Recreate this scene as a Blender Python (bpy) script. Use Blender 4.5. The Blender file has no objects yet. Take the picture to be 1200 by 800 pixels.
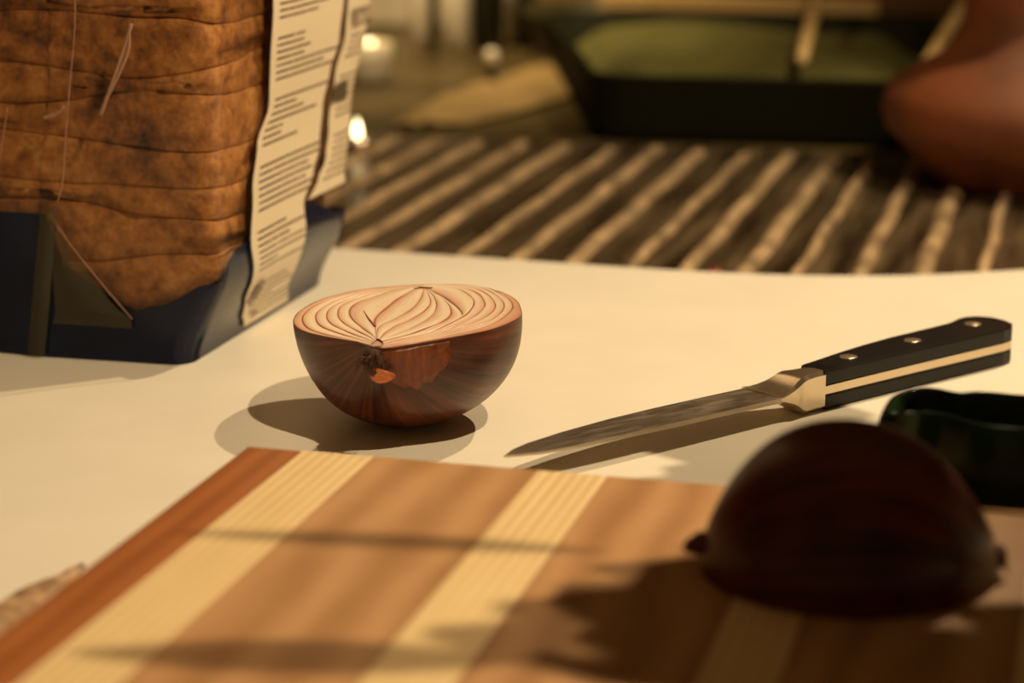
import bpy, bmesh, math, random
from mathutils import Vector, Matrix, noise
random.seed(7)
C = bpy.context.scene.collection
SC = bpy.context.scene
PI = math.pi
def R(d): return math.radians(d)

# ---------------------------------------------------------------- camera
YAW = R(15.2); PIT = math.atan(640/2500)
cd = bpy.data.cameras.new('camera'); cam = bpy.data.objects.new('camera', cd); C.objects.link(cam)
cd.sensor_width = 36; cd.lens = 75; cd.clip_start = .01; cd.clip_end = 50
cam.location = (0, 0, .185); cam.rotation_euler = (PI/2-PIT, 0, YAW)
cd.dof.use_dof = True; cd.dof.focus_distance = .640; cd.dof.aperture_fstop = 8.0
SC.camera = cam
# ---------------------------------------------------------------- world, lamps, exposure
w = bpy.data.worlds.new('room_glow'); SC.world = w; w.use_nodes = True
bg = w.node_tree.nodes['Background']; bg.inputs[0].default_value = (1, .56, .22, 1); bg.inputs[1].default_value = .11
def lamp(name, loc, target, power, col, size, blend=.5, angle=110):
    l = bpy.data.lights.new(name, 'SPOT'); l.energy = power; l.color = col; l.shadow_soft_size = size
    l.spot_size = R(angle); l.spot_blend = blend
    o = bpy.data.objects.new(name, l); C.objects.link(o); o.location = loc
    o.rotation_euler = (Vector(target)-Vector(loc)).to_track_quat('-Z', 'Y').to_euler(); return o
WARM = (1, .765, .46)
lamp('front_ceiling_lamp', (.135, .435, .62), (-.16, .62, 0), 13.5, WARM, .008)
lamp('rear_ceiling_lamp', (.11, 1.00, .62), (-.16, .66, 0), 15.5, WARM, .008, .6, 120)
lamp('added_back_fill', (-.52, 1.40, .75), (-.50, 1.50, 0), 34, (1, .72, .36), .03, 1, 56)  # added fill to brighten the back objects, no such lamp is seen
SC.view_settings.view_transform = 'Standard'; SC.view_settings.look = 'None'
SC.view_settings.gamma = 1; SC.view_settings.use_curve_mapping = False; SC.view_settings.exposure = 0

# ---------------------------------------------------------------- helpers
def new_mat(name):
    m = bpy.data.materials.new(name); m.use_nodes = True
    n = m.node_tree.nodes; return m, n, m.node_tree.links, n['Principled BSDF'], n['Material Output']
def mat(name, col, rough=.5, metal=0, bump=0, bscale=300, var=0, vscale=60, spec=.5, coat=0, trans=0, sss=0, emit=0):
    m, n, l, b, o = new_mat(name)
    b.inputs['Base Color'].default_value = (*col, 1); b.inputs['Roughness'].default_value = rough
    b.inputs['Metallic'].default_value = metal; b.inputs['Specular IOR Level'].default_value = spec
    b.inputs['Coat Weight'].default_value = coat; b.inputs['Transmission Weight'].default_value = trans
    if emit:
        b.inputs['Emission Color'].default_value = (*col, 1); b.inputs['Emission Strength'].default_value = emit
    tc = n.new('ShaderNodeTexCoord')
    if var:
        nz = n.new('ShaderNodeTexNoise'); nz.inputs['Scale'].default_value = vscale; nz.inputs['Detail'].default_value = 4
        l.new(tc.outputs['Object'], nz.inputs['Vector'])
        r = n.new('ShaderNodeValToRGB'); r.color_ramp.elements[0].position = .35; r.color_ramp.elements[1].position = .65
        r.color_ramp.elements[0].color = (*[c*(1-var) for c in col], 1); r.color_ramp.elements[1].color = (*[min(1, c*(1+var)) for c in col], 1)
        l.new(nz.outputs['Fac'], r.inputs['Fac']); l.new(r.outputs['Color'], b.inputs['Base Color'])
    if bump:
        nb = n.new('ShaderNodeTexNoise'); nb.inputs['Scale'].default_value = bscale; nb.inputs['Detail'].default_value = 5
        l.new(tc.outputs['Object'], nb.inputs['Vector'])
        bp = n.new('ShaderNodeBump'); bp.inputs['Strength'].default_value = bump; bp.inputs['Distance'].default_value = .001
        l.new(nb.outputs['Fac'], bp.inputs['Height']); l.new(bp.outputs['Normal'], b.inputs['Normal'])
    return m
def ramp(n, stops):
    r = n.new('ShaderNodeValToRGB'); e = r.color_ramp.elements
    while len(e) < len(stops): e.new(.5)
    for i, (p, c) in enumerate(stops): e[i].position = p; e[i].color = (*c, 1)
    return r
def mesh_obj(name, verts, faces, m, parent=None, smooth=True, uvs=None, loc=None):
    me = bpy.data.meshes.new(name); me.from_pydata([tuple(v) for v in verts], [], faces); me.update()
    if uvs:
        ul = me.uv_layers.new(name='UVMap')
        for li, lp in enumerate(me.loops): ul.data[li].uv = uvs[lp.vertex_index]
    if smooth:
        for p in me.polygons: p.use_smooth = True
    o = bpy.data.objects.new(name, me); C.objects.link(o)
    if m is not None: me.materials.append(m)
    if parent is not None: o.parent = parent
    if loc: o.location = loc
    return o
def fixn(o):
    b = bmesh.new(); b.from_mesh(o.data); bmesh.ops.recalc_face_normals(b, faces=b.faces); b.to_mesh(o.data); b.free(); return o
def grid_obj(name, rows, m, parent=None, closed=False, smooth=True, uvs=None, caps=False):
    """rows: list of equal-length point rows; closed wraps along a row"""
    nr, nc = len(rows), len(rows[0]); v = [p for r in rows for p in r]; f = []
    for i in range(nr-1):
        for j in range(nc if closed else nc-1):
            k = (j+1) % nc; f.append((i*nc+j, i*nc+k, (i+1)*nc+k, (i+1)*nc+j))
    if caps: f.append(tuple(range(nc))[::-1]); f.append(tuple((nr-1)*nc+j for j in range(nc)))
    o = mesh_obj(name, v, f, m, parent, smooth, [u for r in uvs for u in r] if uvs else None)
    return fixn(o)
def lathe(name, prof, m, parent=None, loc=(0, 0, 0), seg=40, cap=True):
    rows = [[(loc[0]+r*math.cos(2*PI*j/seg), loc[1]+r*math.sin(2*PI*j/seg), loc[2]+z) for j in range(seg)] for r, z in prof]
    return grid_obj(name, rows, m, parent, True, caps=cap)
def tube(name, pts, rad, m, parent=None, seg=8):
    pts = [Vector(p) for p in pts]; rows = []; n = len(pts); rads = rad if isinstance(rad, (list, tuple)) else [rad]*n
    for i, p in enumerate(pts):
        d = (pts[min(i+1, n-1)]-pts[max(i-1, 0)]).normalized(); a = d.orthogonal().normalized() if i == 0 else (a-d*a.dot(d)).normalized()
        b = d.cross(a); rows.append([p+(a*math.cos(2*PI*j/seg)+b*math.sin(2*PI*j/seg))*rads[i] for j in range(seg)])
    return grid_obj(name, rows, m, parent, True, caps=True)
def box(name, x0, x1, y0, y1, z0, z1, m, parent=None, bev=.001, seg=2):
    bm = bmesh.new(); bmesh.ops.create_cube(bm, size=1)
    for v in bm.verts: v.co = Vector(((x0+x1)/2+v.co.x*(x1-x0), (y0+y1)/2+v.co.y*(y1-y0), (z0+z1)/2+v.co.z*(z1-z0)))
    if bev: bmesh.ops.bevel(bm, geom=bm.edges[:], offset=bev, segments=seg, profile=.6, affect='EDGES')
    me = bpy.data.meshes.new(name); bm.to_mesh(me); bm.free(); me.materials.append(m)
    o = bpy.data.objects.new(name, me); C.objects.link(o)
    if parent is not None: o.parent = parent
    return o
def prism(name, poly, z0, z1, m, parent=None, bev=.0006, seg=2, smooth=False):
    bm = bmesh.new(); vs = [bm.verts.new((x, y, z0)) for x, y in poly]; f = bm.faces.new(vs)
    r = bmesh.ops.extrude_face_region(bm, geom=[f])
    for g in r['geom']:
        if isinstance(g, bmesh.types.BMVert): g.co.z = z1
    bmesh.ops.recalc_face_normals(bm, faces=bm.faces)
    if bev:
        eds = [e for e in bm.edges if abs(e.verts[0].co.z-e.verts[1].co.z) < 1e-7]
        bmesh.ops.bevel(bm, geom=eds, offset=bev, segments=seg, profile=.6, affect='EDGES')
    me = bpy.data.meshes.new(name); bm.to_mesh(me); bm.free(); me.materials.append(m)
    if smooth:
        for p in me.polygons: p.use_smooth = True
    o = bpy.data.objects.new(name, me); C.objects.link(o)
    if parent is not None: o.parent = parent
    return o
def tag(o, label=None, cat=None, group=None, kind=None):
    if label: o['label'] = label
    if cat: o['category'] = cat
    if group: o['group'] = group
    if kind: o['kind'] = kind
    return o
def empty(name, loc, label, cat, group=None, M=None):
    o = bpy.data.objects.new(name, None); C.objects.link(o); o.empty_display_size = .02
    if M is not None: o.matrix_world = M
    else: o.location = loc
    return tag(o, label, cat, group)
def crom(pts, n, closed=False):
    """Catmull-Rom through pts, resampled to n points at even spacing"""
    P = [Vector(p) for p in pts]; k = len(P); out = []
    segs = k if closed else k-1
    for i in range(segs):
        g = (lambda q: P[q % k]) if closed else (lambda q: P[max(0, min(k-1, q))])
        p0, p1, p2, p3 = g(i-1), g(i), g(i+1), g(i+2)
        for s in range(12):
            t = s/12; out.append(.5*((2*p1)+(p2-p0)*t+(2*p0-5*p1+4*p2-p3)*t*t+(3*p1-p0-3*p2+p3)*t**3))
    out.append(P[0].copy() if closed else P[-1].copy())
    L = [0]
    for i in range(1, len(out)): L.append(L[-1]+(out[i]-out[i-1]).length)
    res = []; j = 0; m = n if closed else n-1
    for i in range(n):
        d = L[-1]*i/m
        while j < len(L)-2 and L[j+1] < d: j += 1
        t = (d-L[j])/max(1e-9, L[j+1]-L[j]); res.append(out[j].lerp(out[j+1], min(1, max(0, t))))
    return res
def sm(t): t = max(0, min(1, t)); return t*t*(3-2*t)
def lerp_tab(tab, x):
    if x <= tab[0][0]: return tab[0][1]
    for (a, p), (b, q) in zip(tab, tab[1:]):
        if x <= b: return p+(q-p)*sm((x-a)/(b-a))
    return tab[-1][1]

# ================================================================ the setting
tag(box('back_worktop', -2.1, 1.1, 1.1765, 1.97, -.03, -.006, mat('dark_olive_stone', (.085, .062, .022), .4, var=.35, vscale=12, spec=.3), bev=.001), 'dark olive worktop running back to the wall behind the drainboard', 'worktop')
wallm = mat('wall_paint', (.36, .2, .09), .7, var=.2, vscale=8)
tag(box('wall_back', -2.2, 1.2, 1.98, 2.03, -.9, 1.6, wallm, bev=0), kind='structure')
tag(box('wall_left', -2.25, -2.2, -1.2, 2.03, -.9, 1.6, wallm, bev=0), kind='structure')
tag(box('wall_right', 1.2, 1.25, -1.2, 2.03, -.9, 1.6, wallm, bev=0), kind='structure')
tag(box('floor', -2.25, 1.25, -1.2, 2.03, -.95, -.9, mat('floor_boards', (.10, .05, .02), .5), bev=0), kind='structure')

# ---------------------------------------------------------------- white worktop
cm = mat('white_laminate', (.86, .80, .68), .42, bump=.03, bscale=900, var=.02, vscale=30)
pts = [(-.9, .832), (-.3027, .832), (-.2255, .8295), (-.17, .8275), (-.13, .8285), (-.1027, .832), (-.0699, .8406), (-.044, .8525), (-.0212, .8653), (.02, .89), (.08, .915), (.5, .92)]
edge = [(-.9, .832)]+[tuple(v) for v in crom([(a, b, 0) for a, b in pts[1:]], 60)]
edge = [(p[0], p[1]) for p in edge]
top = tag(prism('worktop', [(-.9, .02), (.5, .02)]+edge[::-1], -.0056, 0, cm, bev=.0015, seg=3), 'white kitchen worktop with a gently curving back edge', 'worktop')

# ---------------------------------------------------------------- steel drainboard
m, n, l, b, o_ = new_mat('brushed_steel'); steel = m
b.inputs['Metallic'].default_value = .75; b.inputs['Roughness'].default_value = .3
tc = n.new('ShaderNodeTexCoord'); mp = n.new('ShaderNodeMapping'); mp.inputs['Scale'].default_value = (90, 9, 9)
nz = n.new('ShaderNodeTexNoise'); nz.inputs['Scale'].default_value = 1; nz.inputs['Detail'].default_value = 6
l.new(tc.outputs['Object'], mp.inputs['Vector']); l.new(mp.outputs['Vector'], nz.inputs['Vector'])
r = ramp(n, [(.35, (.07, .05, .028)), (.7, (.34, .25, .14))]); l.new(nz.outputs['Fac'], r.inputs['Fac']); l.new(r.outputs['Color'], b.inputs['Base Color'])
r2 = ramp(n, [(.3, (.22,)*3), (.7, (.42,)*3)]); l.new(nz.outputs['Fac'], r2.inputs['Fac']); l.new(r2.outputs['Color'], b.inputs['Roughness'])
bp = n.new('ShaderNodeBump'); bp.inputs['Strength'].default_value = .25; bp.inputs['Distance'].default_value = .001
l.new(nz.outputs['Fac'], bp.inputs['Height']); l.new(bp.outputs['Normal'], b.inputs['Normal'])
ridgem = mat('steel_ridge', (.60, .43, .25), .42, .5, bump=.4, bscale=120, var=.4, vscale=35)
db = empty('drainboard', (-.2, 1.0, -.006), 'grooved steel drainboard with raised parallel ridges behind the white worktop', 'drainboard')
def wp(o, par):  # keep world coordinates under a placed parent
    o.parent = par; o.matrix_parent_inverse = par.matrix_world.inverted(); return o
bpy.context.view_layer.update()
def base_inv(par): return Matrix.Translation(-Vector(par.location))
def put(o, par):
    o.data.transform(par.matrix_basis.inverted()); o.parent = par; return o
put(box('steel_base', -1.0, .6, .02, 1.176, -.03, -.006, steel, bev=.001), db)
xs = [-.3074, -.2826, -.2542, -.2304, -.2059, -.1801, -.157, -.1323, -.1116]
xs = [-.3074-.0247*k for k in range(9, 0, -1)]+xs+[-.1116+.0247*k for k in range(1, 10)]
for i, x in enumerate(xs):
    rows = []; wd = .0036+.0009*math.sin(i*2.1)
    y0 = .838 if x < -.1 else .838+max(0, (x+.1))*.55; y1 = 1.165-.004*(i % 3)
    for k in range(25):
        t = k/24; y = y0+(y1-y0)*t; h = .0032*min(1, min(t, 1-t)*24+.1); ww = wd*(.55+.45*min(1, min(t, 1-t)*24+.1))
        xx = x+.0006*math.sin(y*60+i)
        rows.append([(xx+ww*a, y, -.0062+h*c) for a, c in ((-1, 0), (-.8, .35), (-.5, .8), (0, 1), (.5, .8), (.8, .35), (1, 0))])
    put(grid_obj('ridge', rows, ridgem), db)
dropm = mat('water', (.9, .85, .75), .03, 0, trans=1)
for i, (x, y, r_) in enumerate([(-.2607, .905, .0022), (-.187, .862, .0016), (-.142, .853, .0018), (-.246, .955, .0015), (-.232, 1.03, .002), (-.28, 1.0, .0018)]):
    d = lathe('water_drop', [(r_, 0), (r_*.95, r_*.35), (r_*.75, r_*.65), (r_*.4, r_*.85), (r_*.05, r_*.9)], dropm, loc=(x, y, -.006), seg=16)
    tag(d, ('largest clear water drop, on the steel drainboard between ridges behind the onion', 'water drop close to the middle of the worktop back edge', 'water drop on the drainboard straight behind the knife tip', 'small water drop halfway across the drainboard', 'clear water drop on the far part of the drainboard before the tray', 'water drop on the left part of the drainboard near the tea light')[i], 'water drop', 'water drops on the drainboard')
tag(lathe('red_scrap', [(.0003, 0), (.0030, .0003), (.0033, .0012), (.0018, .0022), (.0003, .0024)], mat('red_peel', (.22, .03, .015), .4), loc=(-.1445, .8515, -.006), seg=14), 'tiny dark red peel scrap on the drainboard just behind the worktop edge', 'scrap')

# ---------------------------------------------------------------- cutting board
def wood(name, c1, c2, scale, dist, rough=.42, sx=1.0, sy=.08, ring=False):
    m, n, l, b, o = new_mat(name)
    tc = n.new('ShaderNodeTexCoord'); mp = n.new('ShaderNodeMapping'); mp.inputs['Scale'].default_value = (sx, sy, 1)
    l.new(tc.outputs['Object'], mp.inputs['Vector'])
    wv = n.new('ShaderNodeTexWave'); wv.wave_type = 'BANDS'; wv.bands_direction = 'X'
    wv.inputs['Scale'].default_value = scale; wv.inputs['Distortion'].default_value = dist; wv.inputs['Detail'].default_value = 3; wv.inputs['Detail Scale'].default_value = 1.3
    l.new(mp.outputs['Vector'], wv.inputs['Vector'])
    nz = n.new('ShaderNodeTexNoise'); nz.inputs['Scale'].default_value = scale*6; nz.inputs['Detail'].default_value = 5
    l.new(mp.outputs['Vector'], nz.inputs['Vector'])
    nl = n.new('ShaderNodeTexNoise'); nl.inputs['Scale'].default_value = 22; nl.inputs['Detail'].default_value = 3; l.new(tc.outputs['Object'], nl.inputs['Vector'])
    mx = n.new('ShaderNodeMix'); mx.inputs[0].default_value = .45; l.new(wv.outputs['Fac'], mx.inputs[2]); l.new(nz.outputs['Fac'], mx.inputs[3])
    mx2 = n.new('ShaderNodeMix'); mx2.inputs[0].default_value = .35; l.new(mx.outputs[0], mx2.inputs[2]); l.new(nl.outputs['Fac'], mx2.inputs[3])
    r = ramp(n, [(.25, c1), (.75, c2)]); l.new(mx2.outputs[0], r.inputs['Fac']); l.new(r.outputs['Color'], b.inputs['Base Color'])
    b.inputs['Roughness'].default_value = rough
    bp = n.new('ShaderNodeBump'); bp.inputs['Strength'].default_value = .12; bp.inputs['Distance'].default_value = .0005
    l.new(mx.outputs[0], bp.inputs['Height']); l.new(bp.outputs['Normal'], b.inputs['Normal'])
    return m
cherry = wood('cherry_wood', (.28, .085, .022), (.40, .135, .038), 40, 3, sy=.1)
ash = wood('ash_wood', (.68, .47, .22), (.90, .69, .38), 105, 1.2, sy=.03)
walnut = wood('maple_brown_wood', (.36, .18, .073), (.54, .30, .14), 20, 5, sy=.30)
bo = empty('cutting_board', (-.10, .36, 0), 'striped wooden cutting board of dark and pale strips on the worktop', 'cutting board')
ed = [(-.2108, -.1954, cherry), (-.1954, -.1755, ash), (-.1755, -.1309, walnut), (-.1309, -.1125, ash), (-.1125, -.0674, walnut),
      (-.0674, -.0513, ash), (-.0513, -.0067, walnut), (-.0067, .0132, ash), (.0132, .0286, cherry)]
for i, (a, c, m_) in enumerate(ed):
    o = box('strip', a+.00005, c-.00005, .20, .5072, .0004, .0168, m_, bev=.0007 if i in (0, 8) else .00025)
    put(o, bo)
    if m_ is ash: o['label'] = 'pale ash strip'
    if m_ is cherry: o['label'] = 'reddish outer strip'
# ---------------------------------------------------------------- thin loose onion skin beside the board
rows = []
peelm = mat('papery_skin', (.40, .25, .14), .4, var=.4, vscale=200)
for i in range(25):
    t = i/24; y = .372+.075*t; wdt = .0125*math.sin(PI*min(.98, max(.03, t)))**.7
    rows.append([(-.2295-.004*math.sin(t*3)+wdt*(u-.5)+.0006*noise.noise((t*9, u*3, 0)), y, .0022+.0022*math.sin(u*PI)*(1-.4*t)+.0012*noise.noise((t*7, u*4, 3))) for u in [k/8 for k in range(9)]])
rows = [[(x, y, max(.0006, z)) for x, y, z in r] for r in rows]
tag(grid_obj('onion_skin', rows, peelm), 'thin curled brown onion skin lying along the left edge of the cutting board', 'onion skin')

# ---------------------------------------------------------------- onions
def skin_material(name, deep, light, glow=0):
    m, n, l, b, o = new_mat(name)
    uv = n.new('ShaderNodeUVMap'); mp = n.new('ShaderNodeMapping'); mp.inputs['Scale'].default_value = (38, 1.0, 1); l.new(uv.outputs[0], mp.inputs['Vector'])
    nz = n.new('ShaderNodeTexNoise'); nz.inputs['Scale'].default_value = 1; nz.inputs['Detail'].default_value = 5; nz.inputs['Roughness'].default_value = .65
    l.new(mp.outputs['Vector'], nz.inputs['Vector'])
    tc = n.new('ShaderNodeTexCoord'); nl = n.new('ShaderNodeTexNoise'); nl.inputs['Scale'].default_value = 45; nl.inputs['Detail'].default_value = 3
    l.new(tc.outputs['Object'], nl.inputs['Vector'])
    mx = n.new('ShaderNodeMix'); mx.inputs[0].default_value = .4; l.new(nz.outputs['Fac'], mx.inputs[2]); l.new(nl.outputs['Fac'], mx.inputs[3])
    r = ramp(n, [(.36, deep), (.52, tuple((a+c)/2.6 for a, c in zip(deep, light))), (.68, light)]); l.new(mx.outputs[0], r.inputs['Fac'])
    l.new(r.outputs['Color'], b.inputs['Base Color'])
    b.inputs['Roughness'].default_value = .38; b.inputs['Specular IOR Level'].default_value = .35; b.inputs['Coat Weight'].default_value = .08; b.inputs['Coat Roughness'].default_value = .15
    bp = n.new('ShaderNodeBump'); bp.inputs['Strength'].default_value = .15; bp.inputs['Distance'].default_value = .0005
    l.new(nz.outputs['Fac'], bp.inputs['Height']); l.new(bp.outputs['Normal'], b.inputs['Normal'])
    return m
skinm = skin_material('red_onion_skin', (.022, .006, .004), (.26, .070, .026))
skin2 = skin_material('shaded_red_onion_skin', (.005, .002, .0015), (.17, .030, .012))  # same onion skin, darkened to put the second half's shade into the colour
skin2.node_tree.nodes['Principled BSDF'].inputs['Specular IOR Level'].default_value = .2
flapm = skin_material('orange_skin', (.12, .025, .008), (.42, .12, .035))
flakem = mat('orange_flake', (.75, .22, .06), .35, bump=.3, bscale=500)
rootm = mat('root_fibre', (.07, .03, .014), .8, var=.5, vscale=900)
basem = mat('onion_membrane', (.60, .34, .22), .4)
sproutm = mat('sprout_pink', (.34, .09, .05), .4)
m, n, l, b, o_ = new_mat('onion_flesh'); flesh = m
uv = n.new('ShaderNodeUVMap'); sp = n.new('ShaderNodeSeparateXYZ'); l.new(uv.outputs[0], sp.inputs[0])
r = ramp(n, [(0, (.32, .09, .07)), (.03, (.50, .20, .14)), (.09, (.76, .47, .35)), (.42, (.90, .72, .54)), (.70, (.95, .84, .66)), (.93, (.90, .70, .53)), (.975, (.52, .22, .15)), (1, (.32, .09, .07))])
l.new(sp.outputs[1], r.inputs['Fac'])
mp = n.new('ShaderNodeMapping'); mp.inputs['Scale'].default_value = (2.5, 22, 1); l.new(uv.outputs[0], mp.inputs['Vector'])
nz = n.new('ShaderNodeTexNoise'); nz.inputs['Scale'].default_value = 1.5; nz.inputs['Detail'].default_value = 4; l.new(mp.outputs['Vector'], nz.inputs['Vector'])
rr = ramp(n, [(.35, (.80, .62, .5)), (.6, (1, 1, 1))]); l.new(nz.outputs['Fac'], rr.inputs['Fac'])
mx = n.new('ShaderNodeMix'); mx.data_type = 'RGBA'; mx.blend_type = 'MULTIPLY'; mx.inputs[0].default_value = .7
l.new(r.outputs['Color'], mx.inputs[6]); l.new(rr.outputs['Color'], mx.inputs[7]); l.new(mx.outputs[2], b.inputs['Base Color'])
b.inputs['Roughness'].default_value = .3; b.inputs['Subsurface Weight'].default_value = .15; b.inputs['Subsurface Radius'].default_value = (.004, .002, .001); b.inputs['Subsurface Scale'].default_value = .5

CV = {"rim":[[-6.57,-38.02],[-8.83,-34.92],[-10.85,-31.17],[-17.29,-24.91],[-25.17,-17.34],[-30.77,-9.68],[-33.9,-1.72],[-34.97,6.46],[-33.95,16.79],[-29.25,28.92],[-21.99,36.21],[-13.02,40.11],[-2.42,39.91],[4.24,38.55],[14.23,34.73],[22.85,27.38],[29.36,16.95],[33.17,5.86],[34.5,-6.64],[34.34,-14.36],[30.7,-21.92],[24.76,-28.47],[15.92,-32.67],[9.48,-34.76],[2.52,-37.58],[-3.27,-39.13]],"L1":[[-8.86,-34.44],[-11.8,-30.37],[-17.38,-23.67],[-24.04,-16.24],[-29.1,-7.74],[-31.64,1.36],[-32.29,10.81],[-29.95,22.19],[-24.23,31.31],[-16.75,36.56],[-12.92,38.61]],"L2":[[-8.62,-32.64],[-13.68,-24.94],[-20.47,-15.25],[-25.55,-5.93],[-27.99,3.98],[-28.2,13.36],[-25.52,23.34],[-20.97,31.52],[-15.39,36.05],[-10.31,39.08]],"L3":[[-8.24,-31.1],[-11.22,-25.78],[-18.16,-13.56],[-23.01,-2.98],[-24.9,6.83],[-24.6,16.13],[-21.75,24.75],[-17.05,31.48],[-12.1,35.97],[-6.99,38.7]],"L4":[[-7.85,-29.81],[-10.15,-23.72],[-16.56,-10.35],[-20.13,-0.12],[-21.61,8.31],[-21.53,17.74],[-18.59,25.82],[-13.79,31.7],[-9.41,34.95],[-3.65,38.02]],"L5":[[-7.47,-28.26],[-9.0,-22.9],[-13.1,-11.56],[-16.28,-1.48],[-17.97,7.0],[-18.13,15.14],[-16.1,22.66],[-12.27,28.28],[-7.36,33.6],[-0.99,37.6]],"R2":[[-5.41,-37.71],[1.31,-36.7],[10.01,-33.04],[18.78,-27.62],[27.07,-18.88],[31.3,-6.8],[31.6,3.73],[28.09,16.87],[21.52,29.04]],"R3":[[-5.35,-36.8],[1.24,-35.26],[8.77,-31.41],[17.54,-25.47],[25.24,-17.48],[28.83,-5.9],[29.09,4.65],[26.17,17.59],[19.56,29.78]],"R4":[[-5.22,-35.9],[0.58,-33.86],[6.96,-30.8],[15.69,-23.35],[22.77,-14.32],[26.34,-3.69],[26.25,7.05],[23.59,19.12],[17.6,29.95]],"R5":[[-5.16,-34.99],[0.5,-32.41],[6.89,-28.84],[14.43,-21.18],[19.68,-11.69],[23.2,0.1],[23.07,9.59],[21.01,20.08],[15.67,29.23]],"R6":[[-5.09,-34.06],[-0.16,-30.99],[6.8,-26.64],[12.53,-18.28],[17.48,-8.84],[20.02,3.93],[19.18,15.17],[14.39,28.28]],"V1":[[-7.63,-27.48],[-8.25,-19.48],[-8.71,-13.09],[-9.36,-2.64],[-7.21,8.47],[-4.08,21.01],[0.51,33.53]],"Ra":[[-7.37,-27.81],[-7.93,-20.82],[-7.57,-11.73],[-3.9,-5.87],[0.56,4.31],[3.27,17.74],[3.88,31.1]],"Rb":[[-6.55,-28.57],[-5.46,-21.67],[-2.3,-12.82],[2.26,-5.48],[5.6,3.82],[6.59,14.3],[4.55,30.55]],"Rc":[[-6.07,-29.7],[-1.71,-24.19],[3.34,-16.05],[7.49,-4.76],[8.59,8.11],[7.18,21.03],[4.95,30.4]],"Rd":[[-5.63,-31.04],[0.8,-26.27],[6.53,-19.66],[11.73,-11.93],[13.44,-2.97],[11.66,11.06],[7.35,25.21],[5.35,30.25]],"Rn":[[-5.36,-32.56],[0.93,-28.97],[6.68,-23.67],[12.46,-15.74],[16.87,-6.56],[11.53,15.23],[5.62,29.86]],"sp":[[-8.71,-13.09],[-11.18,-3.29],[-13.67,8.66]]}
def onion_body(rim, depth, root_dir, par, m, name='outer_skin', sharp=.93):
    """bowl hanging from the rim curve; UV runs round the root-to-tip axis"""
    ax = Vector(root_dir).normalized(); side = Vector((-ax.y, ax.x, 0)); N = len(rim); rows = []; uvs = []; RM = sum(p.length for p in rim)/N
    def S(j, a, off=0):
        p = rim[j % N]; wob = 1+.012*noise.noise((p.x*60, p.y*60, a*2))
        r_ = (math.cos(a)**sharp)*wob if a > 0 else 1
        q = p.lerp(p.normalized()*RM, sm(a/(PI/2)*1.6))
        v = Vector((q.x*r_, q.y*r_, -depth*min(.992, math.sin(a))))
        if off: v += v.normalized()*off
        return v
    for i in range(37):
        a = PI/2*i/36*.995; row = [S(j, a) for j in range(N)]
        rows.append(row); uvs.append([(math.atan2(-v.z+.0015, v.dot(side))/PI, v.dot(ax)/.07) for v in row])
    # close the UV-friendly seam by clamping: atan2 over a half turn has no seam on a half onion
    o = grid_obj(name, rows, m, par, True, uvs=uvs, caps=False)
    bm = bmesh.new(); bm.from_mesh(o.data); bm.edges.ensure_lookup_table()
    be = [e for e in bm.edges if e.is_boundary and all(v.co.z < -depth*.9 for v in e.verts)]
    bmesh.ops.contextual_create(bm, geom=be); bmesh.ops.recalc_face_normals(bm, faces=bm.faces)
    bm.to_mesh(o.data); bm.free()
    for p in o.data.polygons: p.use_smooth = True
    return S
def M3(c, name=None): return [(x/1000, y/1000, 0) for x, y in c]
# --- first half, cut face up
T5 = R(5); rt = Vector((math.cos(YAW), math.sin(YAW), 0)); e1 = rt*math.cos(T5)+Vector((0, 0, 1))*math.sin(T5); e2 = Vector((-math.sin(YAW), math.cos(YAW), 0)); e3 = e1.cross(e2)
MW = Matrix(((e1.x, e2.x, e3.x, -.1941), (e1.y, e2.y, e3.y, .5938), (e1.z, e2.z, e3.z, .0338), (0, 0, 0, 1)))
on = empty('red_onion_half', None, 'halved red onion with its cut face up showing pale layers, on the white worktop', 'onion', M=MW)
rim = crom(M3(CV['rim']), 120, True)
S1 = onion_body(rim, .0334, (-.17, -.98, 0), on, skinm)
cen = Vector((0, 0, 0))
N = len(rim)
mesh_obj('cut_membrane', [p*.985+Vector((0, 0, -.0005)) for p in rim]+[Vector((0, 0, -.0005))], [(i, (i+1) % N, N) for i in range(N)], basem, on)
def closed(Lk, Rk, mid): return M3(CV[Lk])+[(mid[0]/1000, mid[1]/1000, 0)]+M3(CV[Rk])[::-1]
cur = [M3(CV['rim'])]
for Lk, Rk, mid in (('L1', 'R2', (4, 37.6)), ('L2', 'R3', (4.2, 37.1)), ('L3', 'R4', (4.3, 36.2)), ('L4', 'R5', (4.6, 35.5)), ('L5', 'R6', (5, 34.6))):
    cur.append(closed(Lk, Rk, mid))
# start the rim curve at the root like the others, going round by the left
PR = [(0, -.34), (.03, -.12), (.08, 0), (.25, .03), (.5, .05), (.75, .03), (.92, 0), (.97, -.12), (1, -.34)]
flesh2 = flesh.copy(); flesh2.name = 'pink_onion_flesh'
for nd in flesh2.node_tree.nodes:
    if nd.type == 'VALTORGB' and len(nd.color_ramp.elements) == 8:
        for e_ in nd.color_ramp.elements: c_ = e_.color; e_.color = (c_[0]*.80, c_[1]*.60, c_[2]*.55, 1)
def band(A, B, name, hi=0.0, flip=False, k=1.0, m=None):
    n_ = len(A); rows = []; uvs = []
    for i in range(n_):
        a, b_ = Vector(A[i]), Vector(B[i]); wd = (b_-a).length; s = min(1, wd/.0016)*k
        rows.append([a.lerp(b_, u)+Vector((0, 0, (h*s+(-.9*(1-s)*0)+hi)/1000+.0002*noise.noise((a.x*90, a.y*90, u*2+len(name))))) for u, h in PR])
        uvs.append([(i/n_, u) for u, h in PR])
    return grid_obj(name, rows, m or flesh, on, uvs=uvs)
cr = [crom(c, 110) for c in cur]
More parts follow.
